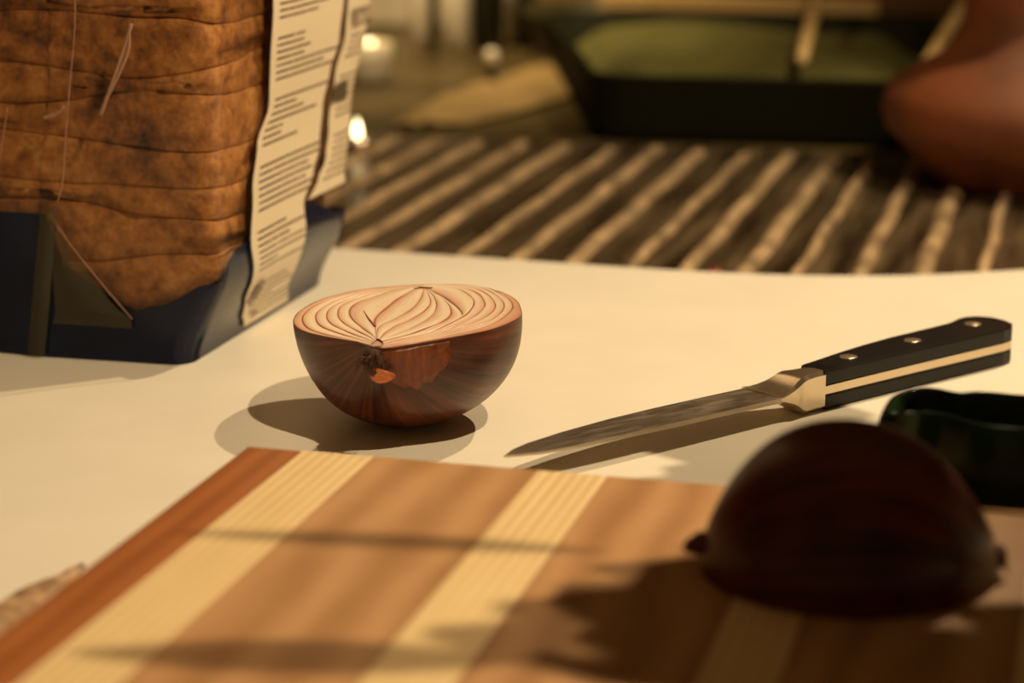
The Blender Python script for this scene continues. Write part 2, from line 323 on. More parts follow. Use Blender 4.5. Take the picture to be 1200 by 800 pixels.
cr[0] = crom(cur[0]+[cur[0][0]], 110)
for i in range(5): band(cr[i], cr[i+1], 'onion_layer', m=flesh2 if i == 0 else flesh)
inner = ['L5', 'V1', 'Ra', 'Rb', 'Rc', 'Rd', 'Rn', 'R6']
ic = [crom(M3(CV[k]), 60) for k in inner]
ic[0] = crom(M3(CV['L5'])+[(.0025, .0355, 0)], 60); ic[-1] = crom(M3(CV['R6'])+[(.0075, .0335, 0)], 60)
ic = [[p for p in c] for c in ic]
for i in range(len(ic)-1): band(ic[i], ic[i+1], 'inner_leaf', hi=(.1, .05, .15, .05, .2, -.1, .25)[i])
spr = crom(M3(CV['sp']), 14)
tube('sprout', [p+Vector((0, 0, .0002)) for p in spr], [.0004*(1-i/16) for i in range(14)], sproutm, on, 6)
# pale back wedge between the leaf tips and the rim is the top of the last layer
rp1 = lathe('root_plate', [(.0005, -.0055), (.0030, -.005), (.0042, -.003), (.0040, .001), (.0028, .0026), (.0004, .0030)], rootm, on, loc=(-.0072, -.0362, -.0032), seg=18)
for k in range(22):
    a = R(-105+random.uniform(-75, 75)); s = Vector((-.0072+.003*math.cos(a), -.0362+.003*math.sin(a), -.003+random.uniform(-.002, .002)))
    e = s+Vector((.003*math.cos(a)+random.uniform(-.001, .001), -.0015, random.uniform(-.004, .001))); mdl = (s+e)/2+Vector((0, -.0012, .0005))
    tube('root', [s, mdl, e], [.0003, .00025, .0001], rootm, rp1, 5)
def patch(name, j0, j1, t0, t1, off, m, rag=.1, lens=False):
    rows = []; uvs = []
    for i in range(19):
        v = i/18; row = []; ur = []
        for j in range(25):
            u = j/24; e0, e1_ = t0, t1
            if lens: mid_ = (t0+t1)/2; hh = (t1-t0)/2*math.sin(PI*u)**.6; e0, e1_ = mid_-hh, mid_+hh
            else: e1_ = t0+(t1-t0)*(math.sin(PI*(.12+.80*u))**.7)*(1+rag*noise.noise((u*9, 1, 2)))
            a = e0+(e1_-e0)*v; jj = j0+(j1-j0)*u; ji = int(math.floor(jj)); f = jj-ji
            p = S1(ji, a, off).lerp(S1(ji+1, a, off), f); p += p.normalized()*.0004*noise.noise((u*7, v*7, 5)); row.append(p); ur.append((u*.35, v))
        rows.append(row); uvs.append(ur)
    o = grid_obj(name, rows, m, on, uvs=uvs)
    sd = o.modifiers.new('thick', 'SOLIDIFY'); sd.thickness = .0003; return o
def near(px, py): return min(range(N), key=lambda i: (rim[i]-Vector((px/1000, py/1000, 0))).length)
jr = near(-7, -38); jl = near(13, -34); jr2 = jr
if jl > jr+N/2: jl -= N
if jl < jr-N/2: jl += N
patch('skin_flap', jr, jl, .03, .42, .0005, flapm)['label'] = 'orange translucent skin flap'
jw = (jl-jr)/abs(jl-jr)
patch('skin_flake', jr-2.6*jw, jr+2.4*jw, .155, .285, .0032, flakem, lens=True)['label'] = 'bright orange flake below the roots'

# --- second half, cut face down on the board
M2 = Matrix.Translation((-.0462, .4530, .0171)) @ Matrix.Rotation(YAW-R(4), 4, 'Z') @ Matrix.Rotation(PI, 4, 'X')
on2 = empty('red_onion_half', None, 'halved red onion with shade-darkened skin lying cut face down on the cutting board', 'onion', M=M2)
rim2 = []
for j in range(120):
    a = 2*PI*j/120; c, s = math.cos(a), math.sin(a)
    r_ = .0305+.0008*math.cos(2*a); x = r_*c; y = r_*s*.97
    if c > 0: x += .0028*c**14
    else: x -= .0008*abs(c)**10
    rim2.append(Vector((x, y, 0)))
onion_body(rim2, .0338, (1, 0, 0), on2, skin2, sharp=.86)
mesh_obj('cut_face', [p*.99 for p in rim2]+[Vector((0, 0, .0))], [(i, (i+1) % 120, 120) for i in range(120)], basem, on2)
rp2 = lathe('root_plate', [(.0005, -.003), (.0028, -.003), (.0034, -.001), (.003, .001), (.0006, .0018)], rootm, on2, loc=(.0325, 0, -.0035), seg=16)
for k in range(10):
    a = random.uniform(-1.2, 1.2); s = Vector((.034, .002*math.sin(a*2), -.003)); e = s+Vector((.0025*math.cos(a), .003*math.sin(a), random.uniform(-.002, .002)))
    tube('root', [s, (s+e)/2+Vector((.0004, 0, .0003)), e], [.0003, .0002, .0001], rootm, rp2, 5)
tube('dry_stem', [(-.028, 0, -.0055), (-.0325, .0004, -.0058), (-.0345, .001, -.0052), (-.0358, .001, -.0046)], [.0034, .0027, .0018, .0007], skinm, on2, 12)

# ---------------------------------------------------------------- knife
kn = empty('paring_knife', None, 'steel paring knife with black three-rivet handle lying flat on the worktop', 'knife',
           M=Matrix.Translation((-.151, .5446, 0)) @ Matrix.Rotation(R(53.2), 4, 'Z'))
m, n, l, b, o_ = new_mat('blade_steel'); bladem = m
b.inputs['Metallic'].default_value = .92; b.inputs['Roughness'].default_value = .3
tc = n.new('ShaderNodeTexCoord'); mp = n.new('ShaderNodeMapping'); mp.inputs['Scale'].default_value = (60, 260, 260); l.new(tc.outputs['Object'], mp.inputs['Vector'])
nz = n.new('ShaderNodeTexNoise'); nz.inputs['Scale'].default_value = 1; nz.inputs['Detail'].default_value = 4; nz.inputs['Distortion'].default_value = 1.2; l.new(mp.outputs['Vector'], nz.inputs['Vector'])
r = ramp(n, [(.3, (.40, .33, .26)), (.7, (.58, .49, .38))]); l.new(nz.outputs['Fac'], r.inputs['Fac']); l.new(r.outputs['Color'], b.inputs['Base Color'])
r2 = ramp(n, [(.3, (.3,)*3), (.7, (.42,)*3)]); l.new(nz.outputs['Fac'], r2.inputs['Fac']); l.new(r2.outputs['Color'], b.inputs['Roughness'])
tangm = mat('polished_steel', (.74, .62, .46), .25, .85); blackm = mat('black_scale', (.008, .007, .006), .36, spec=.25)
K = .001
spine = [(0, -1.0), (4, -2.8), (10, -4.6), (20, -5.8), (35, -6.2), (60, -6.0), (104, -5.4)]
edge_ = [(0, -1.0), (6, 2.8), (13, 5.2), (29, 8.2), (48, 10.4), (67, 11.4), (85, 11.7), (104, 11.9)]
def itp(tab, x):
    for (a, p), (c, q) in zip(tab, tab[1:]):
        if x <= c: return p+(q-p)*(x-a)/(c-a)
    return tab[-1][1]
rows = []; zc = 6.5
for i in range(50):
    u = 104*(i/49)**1.3; s, e = itp(spine, u), itp(edge_, u); th = .3+.45*min(1, u/60)
    rise = 1.2*(1-u/104)
    pr = [(s, -th), (s, th), (s+(e-s)*.12, th*.96), (s+(e-s)*.5, th*.6), (e-.4*min(1, u/10), .12), (e, 0), (e-.4*min(1, u/10), -.12), (s+(e-s)*.5, -th*.6), (s+(e-s)*.12, -th*.96)]
    rows.append([(u*K, a*K, (zc+rise+c)*K) for a, c in pr])
o = grid_obj('blade', rows, bladem, kn, True, smooth=False, caps=True)
rows = []
secs = [(103.5, -5.4, 11.9, .78), (105, -5.45, 10.6, 1.0), (107, -5.5, 9.2, 1.9), (109, -5.6, 8.2, 2.9), (111, -5.7, 7.3, 4.3), (112.5, -6.2, 6.5, 5.6), (114, -6.3, 5.9, 6.15), (118, -5.7, 4.8, 6.2), (122.5, -5.6, 4.6, 6.2)]
for u, s, e, t in [tuple(v) for v in [[a+(c-a)*f for a, c in zip(p, q)] for p, q in zip(secs, secs[1:]) for f in (0, .5)]+[secs[-1]]]:
    q = min(1.2, t*.3)
    rows.append([(u*K, a*K, (zc+c)*K) for a, c in [(s, -t+q), (s, 0), (s, t-q), (s+q, t), ((s+e)/2, t), (e-q, t*.9), (e, t*.6), (e, -t*.6), (e-q, -t*.9), ((s+e)/2, -t), (s+q, -t)]])
bol = grid_obj('bolster', rows, tangm, kn, True, caps=True)
bol.data.set_sharp_from_angle(angle=R(24))
hc = [(122, -5.6), (140, -5.3), (165, -5.1), (190, -5.1), (208, -5.0), (213, -4.2), (217, -1), (218.6, 4), (218.4, 9), (216, 13), (212, 14.9), (208, 14.9), (204, 13.6), (200, 12.6), (190, 12.1), (170, 11.4), (155, 10), (141, 7.9), (130, 5.9), (122, 4.6)]
def handle_poly(gr=0): return [(x*K, y*K) for x, y in hc]
prism('tang', handle_poly(), .0052, .0078, tangm, kn, bev=0)
top_scale = prism('scale', handle_poly(), .0079, .0128, blackm, kn, bev=.0009, seg=3)
prism('scale', handle_poly(), .0003, .0051, blackm, kn, bev=.0009, seg=3)
for u, w_ in [(140.5, 2.0), (172.5, 3.8), (205.5, 6.4)]:
    lathe('rivet', [(.0003, 0), (.0029, 0), (.0029, .00018), (.0024, .00032), (.0003, .0004)], tangm, top_scale, loc=(u*K, w_*K, .01272), seg=24)

# ---------------------------------------------------------------- green pepper half
pepm = mat('green_pepper_skin', (.0015, .006, .0015), .25, var=.3, vscale=60, spec=.2)
pepi = mat('green_pepper_flesh', (.006, .018, .004), .4, var=.3, vscale=120)
rp = crom([(-.0452, .5260, 0), (-.0450, .5195, 0), (-.0420, .5185, 0), (-.0367, .5215, 0), (-.0304, .5222, 0), (-.0249, .5190, 0), (-.0185, .5168, 0), (-.0104, .5172, 0), (.006, .5165, 0), (.022, .520, 0), (.030, .530, 0),
           (.028, .542, 0), (.014, .5495, 0), (-.002, .5500, 0), (-.0115, .5485, 0), (-.0223, .5480, 0), (-.0285, .5435, 0), (-.0345, .5450, 0), (-.0400, .5435, 0), (-.0440, .5360, 0)], 96, True)
pc = Vector((-.008, .5335, 0)); pep = empty('green_pepper_half', (-.008, .5335, 0), 'dark green hollow pepper half with glossy wavy rim standing behind the cutting board', 'pepper')
def shell(prof, name, m, dz):
    rows = []
    for s, z in prof:
        rows.append([Vector(((p-pc).x*s, (p-pc).y*s, z+(.0006*math.sin((p.x)*120))*(z/.035))) for p in rp])
    return grid_obj(name, rows, m, pep, True, caps=False)
shell([(.30, .0006), (.72, .0008), (.90, .004), (1.02, .012), (1.06, .02), (1.05, .028), (1.015, .033), (.995, .0348), (.975, .0352), (.955, .0349)], 'outer_wall', pepm, 0)
shell([(.955, .0349), (.925, .033), (.93, .026), (.93, .018), (.88, .009), (.70, .0045), (.30, .004)], 'inner_wall', pepi, 0)
mesh_obj('floor_of_shell', [((p-pc).x*.3, (p-pc).y*.3, .004) for p in rp], [tuple(range(96))], pepi, pep)
mesh_obj('underside', [((p-pc).x*.3, (p-pc).y*.3, .0006) for p in rp], [tuple(range(96))[::-1]], pepm, pep)

# ---------------------------------------------------------------- bread bag and loaf
def Xr(z): return -.285+.013*sm(z/.035)+.001*math.sin(z*70)
def Yb(z): return lerp_tab([(0, .768), (.015, .768), (.03, .762), (.045, .760), (.065, .772), (.11, .792), (.25, .80)], z)
YF = .634
def front(X, z): return YF+.0015*sm((.03-z)/.03)+.0012*noise.noise((X*30, z*25, 1))-.0006*math.sin(X*90+z*30)
def bagx(Y, z):
    """x of the bag's right face at (Y, z), with rounded front and back corners"""
    x = Xr(z)+.0013*noise.noise((Y*22, z*16, 4))*sm(z/.02)
    rf, rb = .008, .007; a = Y-YF; c = Yb(z)-Y
    if a < rf: x -= rf-math.sqrt(max(0, rf*rf-(rf-a)**2))
    if c < rb: x -= (rb-math.sqrt(max(0, rb*rb-(rb-c)**2)))*.8
    return x
def blue_top(X, Y, face):
    if face == 'front': return lerp_tab([(-.36, .050), (-.333, .050), (-.3295, .050), (-.3275, .020), (-.306, .0155), (-.290, .021), (-.276, .029)], X)
    return lerp_tab([(.62, .029), (.656, .039), (.70, .043), (.72, .041), (.748, .033), (.78, .03)], Y)
bag = empty('bread_bag', (-.34, .70, 0), 'clear plastic bread bag with blue base and white printed strips around the loaf', 'bag')
m, n, l, b, o_ = new_mat('clear_film'); film = m
tcn = n.new('ShaderNodeTexCoord'); nz = n.new('ShaderNodeTexNoise'); nz.inputs['Scale'].default_value = 38; nz.inputs['Detail'].default_value = 3; nz.inputs['Distortion'].default_value = .8
l.new(tcn.outputs['Object'], nz.inputs['Vector']); bp = n.new('ShaderNodeBump'); bp.inputs['Strength'].default_value = .5; bp.inputs['Distance'].default_value = .002; l.new(nz.outputs['Fac'], bp.inputs['Height'])
def film_nodes(n, l, out, bump, tint, gloss):
    tr = n.new('ShaderNodeBsdfTransparent'); tr.inputs[0].default_value = (*tint, 1)
    gl = n.new('ShaderNodeBsdfGlossy'); gl.inputs['Roughness'].default_value = .12; gl.inputs[0].default_value = (.95, .95, .95, 1)
    if bump: l.new(bump.outputs['Normal'], gl.inputs['Normal'])
    fr = n.new('ShaderNodeFresnel'); ge = n.new('ShaderNodeNewGeometry'); mr = n.new('ShaderNodeMapRange'); mr.inputs['To Min'].default_value = 1.35; mr.inputs['To Max'].default_value = 1/1.35
    l.new(ge.outputs['Backfacing'], mr.inputs['Value']); l.new(mr.outputs[0], fr.inputs[0])
    mu = n.new('ShaderNodeMath'); mu.operation = 'MULTIPLY'; mu.inputs[1].default_value = gloss; l.new(fr.outputs[0], mu.inputs[0])
    ms = n.new('ShaderNodeMixShader'); l.new(mu.outputs[0], ms.inputs[0]); l.new(tr.outputs[0], ms.inputs[1]); l.new(gl.outputs[0], ms.inputs[2])
    return ms
l.new(film_nodes(n, l, o_, bp, (.97, .95, .92), .9).outputs[0], o_.inputs[0])
m, n, l, b, o_ = new_mat('tinted_fold'); foldm = m
di = n.new('ShaderNodeBsdfDiffuse'); di.inputs[0].default_value = (.10, .085, .05, 1); mm = film_nodes(n, l, o_, None, (.8, .75, .6), 1.2)
mz = n.new('ShaderNodeMixShader'); mz.inputs[0].default_value = .45; l.new(mm.outputs[0], mz.inputs[1]); l.new(di.outputs[0], mz.inputs[2]); l.new(mz.outputs[0], o_.inputs[0])
bluem = mat('navy_print', (.0015, .006, .03), .2, var=.3, vscale=50, bump=.25, bscale=50, spec=.25)
creasem = mat('crease_glint', (.62, .36, .26), .15, trans=.4)  # pale tint paints the glint along the film creases
Zt = .262
def perim(z, K_=1):
    """bag outline at height z: front face left to right, round the corner, right face to the back, then the hidden back and left"""
    P = []
    xc = bagx(YF+.008, z)
    for i in range(34): x = -.425+(xc-.008+.425)*i/33; P.append((x, front(x, z), 'front'))
    for i in range(1, 8): a = PI/2*i/8; P.append((xc-.008+.008*math.sin(a), front(xc, z)+.008-.008*math.cos(a), 'corner'))
    yb = Yb(z)
    for i in range(34): y = YF+.008+(yb-YF-.008)*i/33; P.append((bagx(y, z), y, 'side'))
    xe = bagx(yb, z)
    for i in range(1, 10): P.append((xe+(-.425-xe)*i/9, yb+.002, 'back'))
    for i in range(1, 8): P.append((-.425-.002, yb+(YF-yb)*i/8, 'left'))
    return P
def face_top(p):
    x, y, f = p
    if f in ('front', 'corner'): return blue_top(x, y, 'front')
    if f == 'side': return blue_top(x, y, 'side')
    return .03
P0 = perim(.03); nP = len(P0); tops = [face_top(p) for p in P0]
def surf(j, z, off=0):
    p = perim_cache(z)[j]; return Vector((p[0], p[1], z))
_pc = {}
def perim_cache(z):
    k = round(z, 5)
    if k not in _pc: _pc[k] = perim(z)
    return _pc[k]
def wall_rows(z_of, steps):
    rows = []
    for s in range(steps+1):
        row = []
        for j in range(nP):
            z = z_of(j, s/steps); k = round(z*2000)/2000
            a = perim_cache(k)[j]; b_ = perim_cache(k+.0005)[j]; f = (z-k)/.0005
            row.append((a[0]+(b_[0]-a[0])*f, a[1]+(b_[1]-a[1])*f, max(.0004, z)))
        rows.append(row)
    return rows
put(grid_obj('blue_base', wall_rows(lambda j, t: .0005+t*(tops[j]-.0005), 14), bluem, closed=True), bag)
put(grid_obj('film', wall_rows(lambda j, t: tops[j]+t*(Zt-tops[j]), 50), film, closed=True), bag)
pb = perim_cache(.0005)
put(mesh_obj('bag_bottom', [(p[0], p[1], .0006) for p in pb], [tuple(range(nP))], bluem), bag)
# closed, gathered top well above the loaf
rows = []
pt = perim_cache(Zt)
cx, cy = -.345, .715
for i in range(9):
    t = i/8; rows.append([(cx+(p[0]-cx)*(1-t*.93)+.004*math.sin(k*1.3)*t, cy+(p[1]-cy)*(1-t*.93)+.004*math.cos(k*1.7)*t, Zt+.045*t) for k, p in enumerate(pt)])
put(grid_obj('gathered_top', rows, film, closed=True, caps=True), bag)
# folded gusset and creases on the front face
def onf(X, z, off=.0012): return (X, front(X, z)-off, z)
gv = [(-.3312, .050), (-.3275, .044), (-.322, .036), (-.315, .027), (-.309, .0195), (-.3036, .0155)]; rows = []
for i, (x, z) in enumerate(gv): rows.append([onf(-.3312+(x+.3312)*u, z*(1-0)+0*u if u else z, .0014+.0006*math.sin(u*PI)) for u in [0, .2, .4, .6, .8, 1]])
rows.append([onf(-.3325+(.029)*u, .0125, .0014) for u in [0, .2, .4, .6, .8, 1]])
put(grid_obj('gusset_fold', rows, foldm), bag)['label'] = 'dull translucent triangular fold'
rows = [[onf(-.3305-.009*t-.0032+.0064*u, .052*(1-t)+.001, .0016+.0008*math.sin(u*PI)) for u in (0, .25, .5, .75, 1)] for t in [k/10 for k in range(11)]]
put(grid_obj('pleat', rows, foldm), bag)
for ln, r_ in (([(-.318, .135), (-.3185, .115), (-.322, .092), (-.324, .078), (-.3262, .060), (-.3295, .052)], .00022), ([(-.2985, .114), (-.3015, .106), (-.3065, .094), (-.311, .084)], .0007),
               ([(-.2995, .112), (-.3005, .104), (-.3075, .091)], .0006), ([(-.345, .085), (-.350, .06), (-.353, .04)], .0002), ([(-.3312, .050), (-.322, .037), (-.3036, .0157)], .00022), ([(-.324, .086), (-.3275, .0835), (-.332, .082)], .0007)):
    q = crom([(a, c, 0) for a, c in ln], 20); put(tube('crease', [onf(v.x, v.y, .0007) for v in q], r_, creasem), bag)
# printed strips on the right face
def strip_mat(name, base, ink, thresh=.43, gap=None):
    m, n, l, b, o = new_mat(name)
    uv = n.new('ShaderNodeUVMap'); sp = n.new('ShaderNodeSeparateXYZ'); l.new(uv.outputs[0], sp.inputs[0])
    def M(op, a, c=None):
        q = n.new('ShaderNodeMath'); q.operation = op
        for i, v in enumerate((a, c)):
            if v is None: continue
            if isinstance(v, (int, float)): q.inputs[i].default_value = v
            else: l.new(v, q.inputs[i])
        return q.outputs[0]
    row = M('MULTIPLY', sp.outputs[1], 1/2.35); fr = M('FRACT', row); line = M('LESS_THAN', fr, .42); fl = M('FLOOR', row)
    cb = n.new('ShaderNodeCombineXYZ'); l.new(M('MULTIPLY', sp.outputs[0], .75), cb.inputs[0]); l.new(M('MULTIPLY', fl, 7.31), cb.inputs[1])
    nz = n.new('ShaderNodeTexNoise'); nz.inputs['Scale'].default_value = 1; nz.inputs['Detail'].default_value = 5; nz.inputs['Roughness'].default_value = .75; l.new(cb.outputs[0], nz.inputs['Vector'])
    word = M('GREATER_THAN', nz.outputs['Fac'], thresh)
    cb2 = n.new('ShaderNodeCombineXYZ'); l.new(M('MULTIPLY', fl, 3.7), cb2.inputs[0]); wn = n.new('ShaderNodeTexWhiteNoise'); l.new(cb2.outputs[0], wn.inputs[0])
    stop = M('ADD', 22, M('MULTIPLY', M('FRACT', wn.outputs[0]), 60)); ends = M('LESS_THAN', sp.outputs[0], stop); marg = M('GREATER_THAN', sp.outputs[0], 6)
    par = M('GREATER_THAN', M('FRACT', M('MULTIPLY', fl, 1/9.0)), .12)
    att = n.new('ShaderNodeAttribute'); att.attribute_name = 'bound'; 
    k = M('MULTIPLY', M('MULTIPLY', line, word), M('MULTIPLY', ends, M('MULTIPLY', marg, par)))
    k = M('MULTIPLY', k, .9)
    if gap: k = M('MULTIPLY', k, M('ADD', M('LESS_THAN', sp.outputs[1], gap[0]), M('GREATER_THAN', sp.outputs[1], gap[1])))
    mx = n.new('ShaderNodeMix'); mx.data_type = 'RGBA'; l.new(k, mx.inputs[0]); mx.inputs[6].default_value = (*base, 1); mx.inputs[7].default_value = (*ink, 1)
    l.new(mx.outputs[2], b.inputs['Base Color']); b.inputs['Roughness'].default_value = .38
    return m
labm = strip_mat('printed_white', (.74, .63, .46), (.10, .055, .03), .40)
labm2 = strip_mat('printed_white_narrow', (.74, .63, .46), (.16, .09, .05), gap=(98.5, 119))
navyline = mat('strip_border', (.03, .03, .045), .4)
s1l = [(.6847, .265), (.6849, .1204), (.6847, .1176), (.6825, .0984), (.6828, .082), (.6709, .0700), (.6642, .055), (.6590, .0372), (.6663, .0195), (.6752, .0101), (.683, .003)]
s1r = [(.758, .265), (.7566, .1143), (.7515, .0975), (.7428, .0858), (.7364, .0744), (.7317, .0600), (.7232, .0518), (.7110, .0424), (.7120, .030), (.7180, .012), (.7260, .003)]
s2l = [(.762, .265), (.7613, .1139), (.7583, .0985), (.7485, .0837), (.7420, .0657), (.7370, .055), (.7266, .0480), (.7150, .0421)]
s2r = [(.795, .265), (.7889, .1116), (.7837, .0891), (.7755, .0739), (.7690, .055), (.7600, .0422), (.7560, .036)]
def yat(tab, z):
    t = sorted([(b_, a) for a, b_ in tab]); return lerp_tab(t, z)
def strip(name, Lt, Rt, z0, z1, m, off=.0007, nz_=90, slant=0, wid=None):
    rows = []; uvs = []
    for i in range(nz_+1):
        z = z0+(z1-z0)*i/nz_; yl = yat(Lt, z); yr = min(yat(Rt, z), Yb(z)-.0005) if wid is None else yl+wid; row = []; ur = []
        for j in range(17):
            y = yl+(yr-yl)*j/16; zz = z+slant*(y-yl); row.append((bagx(y, zz)+off, y, zz)); ur.append(((y-yl)*1000*1.0, zz*1000))
        rows.append(row); uvs.append(ur)
    return put(grid_obj(name, rows, m, uvs=uvs), bag)
st1 = strip('printed_strip', s1l, s1r, .0025, .26, labm); st1['label'] = 'wide white strip of small print'
st2 = strip('printed_strip', s2l, s2r, .043, .26, labm2); st2['label'] = 'narrow white strip of small print at the bag edge'
strip('strip_border', [(a-.0012, b_) for a, b_ in s1l], None, .0025, .26, navyline, off=.0009, wid=.0012)
strip('strip_border', s1r, None, .043, .26, mat('brown_border', (.10, .045, .025), .3), off=.0009, wid=.0042)
# scalloped round emblem and small mark near the foot of the wide strip
inkm = mat('brown_ink', (.13, .07, .035), .5)
def decal(name, poly, holes=None, m=inkm, off=.0016):
    c = (sum(p[0] for p in poly)/len(poly), sum(p[1] for p in poly)/len(poly)); k = len(poly)
    v = [(bagx(y, z)+off, y, z) for y, z in poly]
    if holes:
        v += [(bagx(y, z)+off, y, z) for y, z in holes]; f = [(i, (i+1) % k, k+(i+1) % k, k+i) for i in range(k)]
    else: v += [(bagx(*c)+off, *c)]; f = [(i, (i+1) % k, k) for i in range(k)]
    o = put(mesh_obj(name, v, f, m), bag); o.parent = st1 if poly[0][0] < .73 else st2; return o
def sc(ry, rz, n_=48, a=0, cy=.6775, cz=.0165): return [(cy+ry*math.cos(t)*(1+a*math.sin(9*t)), cz+rz*math.sin(t)*(1+a*math.sin(9*t))) for t in [2*PI*i/n_ for i in range(n_)]]
decal('emblem', sc(.0052, .0046, a=.07), sc(.0040, .0035, a=.05)); decal('emblem', sc(.0034, .0028, a=.1), sc(.0015, .0012, a=.3)); decal('emblem', sc(.0012, .001))
decal('print_mark', [(.686, .0052), (.691, .0056), (.6905, .0070), (.6862, .0068)])
decal('print_mark', [(.7432+.0, .0745), (.7600, .0745), (.7600, .0815), (.7465, .0805)], m=mat('dark_print', (.09, .07, .04), .5))
def word(txt, y0, z0, size, sx):
    cu = bpy.data.curves.new('word', 'FONT'); cu.body = txt; cu.size = size; cu.resolution_u = 2; cu.offset = size*.02
    t = bpy.data.objects.new('word', cu); C.objects.link(t); bpy.context.view_layer.update()
    me = bpy.data.meshes.new_from_object(t.evaluated_get(bpy.context.evaluated_depsgraph_get())); bpy.data.objects.remove(t); bpy.data.curves.remove(cu)
    for v in me.vertices: y, z = y0+v.co.x*sx, z0+v.co.y; v.co = Vector((bagx(min(y, Yb(z)-.0012), z)+.0016, y, z))
    me.materials.append(inkm); o = bpy.data.objects.new('printed_word', me); C.objects.link(o); put(o, bag); o.parent = st2; return o
word('RECYCL', .7628, .1008, .0092, .66)

# loaf of slices standing on its end
def crust_mat():
    m, n, l, b, o = new_mat('bread_crust')
    tc = n.new('ShaderNodeTexCoord'); nz = n.new('ShaderNodeTexNoise'); nz.inputs['Scale'].default_value = 130; nz.inputs['Detail'].default_value = 8; nz.inputs['Roughness'].default_value = .72; l.new(tc.outputs['Object'], nz.inputs['Vector'])
    n2 = n.new('ShaderNodeTexNoise'); n2.inputs['Scale'].default_value = 26; n2.inputs['Detail'].default_value = 3; l.new(tc.outputs['Object'], n2.inputs['Vector'])
    mx = n.new('ShaderNodeMix'); mx.inputs[0].default_value = .4; l.new(nz.outputs['Fac'], mx.inputs[2]); l.new(n2.outputs['Fac'], mx.inputs[3])
    r = ramp(n, [(.36, (.035, .010, .003)), (.44, (.20, .070, .014)), (.53, (.42, .165, .036)), (.62, (.60, .29, .085)), (.74, (.80, .48, .20))]); l.new(mx.outputs[0], r.inputs['Fac']); l.new(r.outputs['Color'], b.inputs['Base Color'])
    b.inputs['Roughness'].default_value = .6
    bp = n.new('ShaderNodeBump'); bp.inputs['Strength'].default_value = 1; bp.inputs['Distance'].default_value = .0015; l.new(nz.outputs['Fac'], bp.inputs['Height']); l.new(bp.outputs['Normal'], b.inputs['Normal'])
    return m
crust = crust_mat(); loaf = empty('bread_loaf', (-.34, .70, .012), 'brown crusted sliced bread loaf standing on end inside the plastic bag', 'bread')
def slice_rows(z0, z1, seed, bottom=False):
    rows = []; x0, x1, y0, y1 = -.408, -.2748, .6385, .750
    for t, ins in ((0, .0007), (.05, .0001), (.3, .0004), (.5, 0), (.7, .0003), (.95, .0001), (1, .0007)):
        row = []
        for k in range(96):
            q_, f_ = divmod(k, 24); r_ = .007; cxx = (x1-ins-r_, x1-ins-r_, x0+ins+r_, x0+ins+r_)[q_]; cyy = (y0+ins+r_, y1-ins-r_, y1-ins-r_, y0+ins+r_)[q_]
            nx = (x1-ins-r_, x0+ins+r_, x0+ins+r_, x1-ins-r_)[q_]; ny = (y1-ins-r_, y1-ins-r_, y0+ins+r_, y0+ins+r_)[q_]; a0 = -PI/2+q_*PI/2
            if f_ <= 7: px, py = cxx+r_*math.cos(a0+PI/2*f_/7), cyy+r_*math.sin(a0+PI/2*f_/7)
            else: tt = (f_-7)/17; ex, ey = cxx+r_*math.cos(a0+PI/2), cyy+r_*math.sin(a0+PI/2); gx, gy = nx+r_*math.cos(a0+PI/2), ny+r_*math.sin(a0+PI/2); px, py = ex+(gx-ex)*tt, ey+(gy-ey)*tt
            nn = .0011*noise.noise((px*70, py*70, seed*3+t*2.5)); z = z0+(z1-z0)*t+.0085*noise.noise((px*17, py*17, (seed if t < .5 else seed+1)*1.3))
            if bottom: z += (1-t)*.014*max(0, (px+.300)/.024)**1.3*(px > -.300)+(1-t)*.02*max(0, (-.306-px)/.03)*(px < -.306)
            row.append((px+nn, py+nn, z))
        rows.append(row)
    return rows
z = .0155; i = 0
while z < .245:
    th = (.0128+.003*math.sin(i*2.3)) if i else .019
    o = grid_obj('bread_slice', slice_rows(z, z+th, i, i == 0), crust, closed=True, caps=True); put(o, loaf); z += th+.0001; i += 1

# ---------------------------------------------------------------- beyond the drainboard
traym = mat('dark_tray_plastic', (.012, .013, .005), .75, spec=.1)
clothm = mat('olive_cloth', (.105, .10, .018), .8, bump=.5, bscale=200, var=.2, vscale=20)
woodh = mat('pale_wood', (.62, .42, .17), .5)
tr = empty('tray', None, 'dark low plastic tray on the drainboard holding a green cloth', 'tray', M=Matrix.Translation((-.2714, 1.1720, -.0058)) @ Matrix.Rotation(R(6), 4, 'Z'))
def rr(x0, x1, y0, y1, r_, z, n_=8):
    out = []
    for cx, cy, a0 in ((x1-r_, y0+r_, -90), (x1-r_, y1-r_, 0), (x0+r_, y1-r_, 90), (x0+r_, y0+r_, 180)):
        for k in range(n_+1): a = R(a0+90*k/n_); out.append((cx+r_*math.cos(a), cy+r_*math.sin(a), z))
    return [(x-.22*y*(1-x/TW), y, z) for x, y, z in out]
TW, TD, TH = .200, .36, .039
grid_obj('tray_body', [rr(.006, TW-.006, .006, TD-.006, .02, 0), rr(.001, TW-.001, .001, TD-.001, .022, .006), rr(0, TW, 0, TD, .023, TH-.004), rr(-.002, TW+.002, -.002, TD+.002, .024, TH-.002), rr(-.001, TW+.001, -.001, TD+.001, .023, TH),
                       rr(.003, TW-.003, .003, TD-.003, .02, TH-.001), rr(.005, TW-.005, .005, TD-.005, .018, .006), rr(.012, TW-.012, .012, TD-.012, .016, .004)], traym, tr, True, caps=True)
rows = []
for i in range(41):
    v = i/40; rows.append([(.010+(TW-.020)*u-.22*(.01+(TD-.02)*v)*(1-u), .010+(TD-.020)*v, .0075+.024*sm(min(u, 1-u, v*2, (1-v)*2)*7)*(.85+.15*math.sin(u*9+v*5))+.004*noise.noise((u*5, v*6, 0))) for u in [k/30 for k in range(31)]])
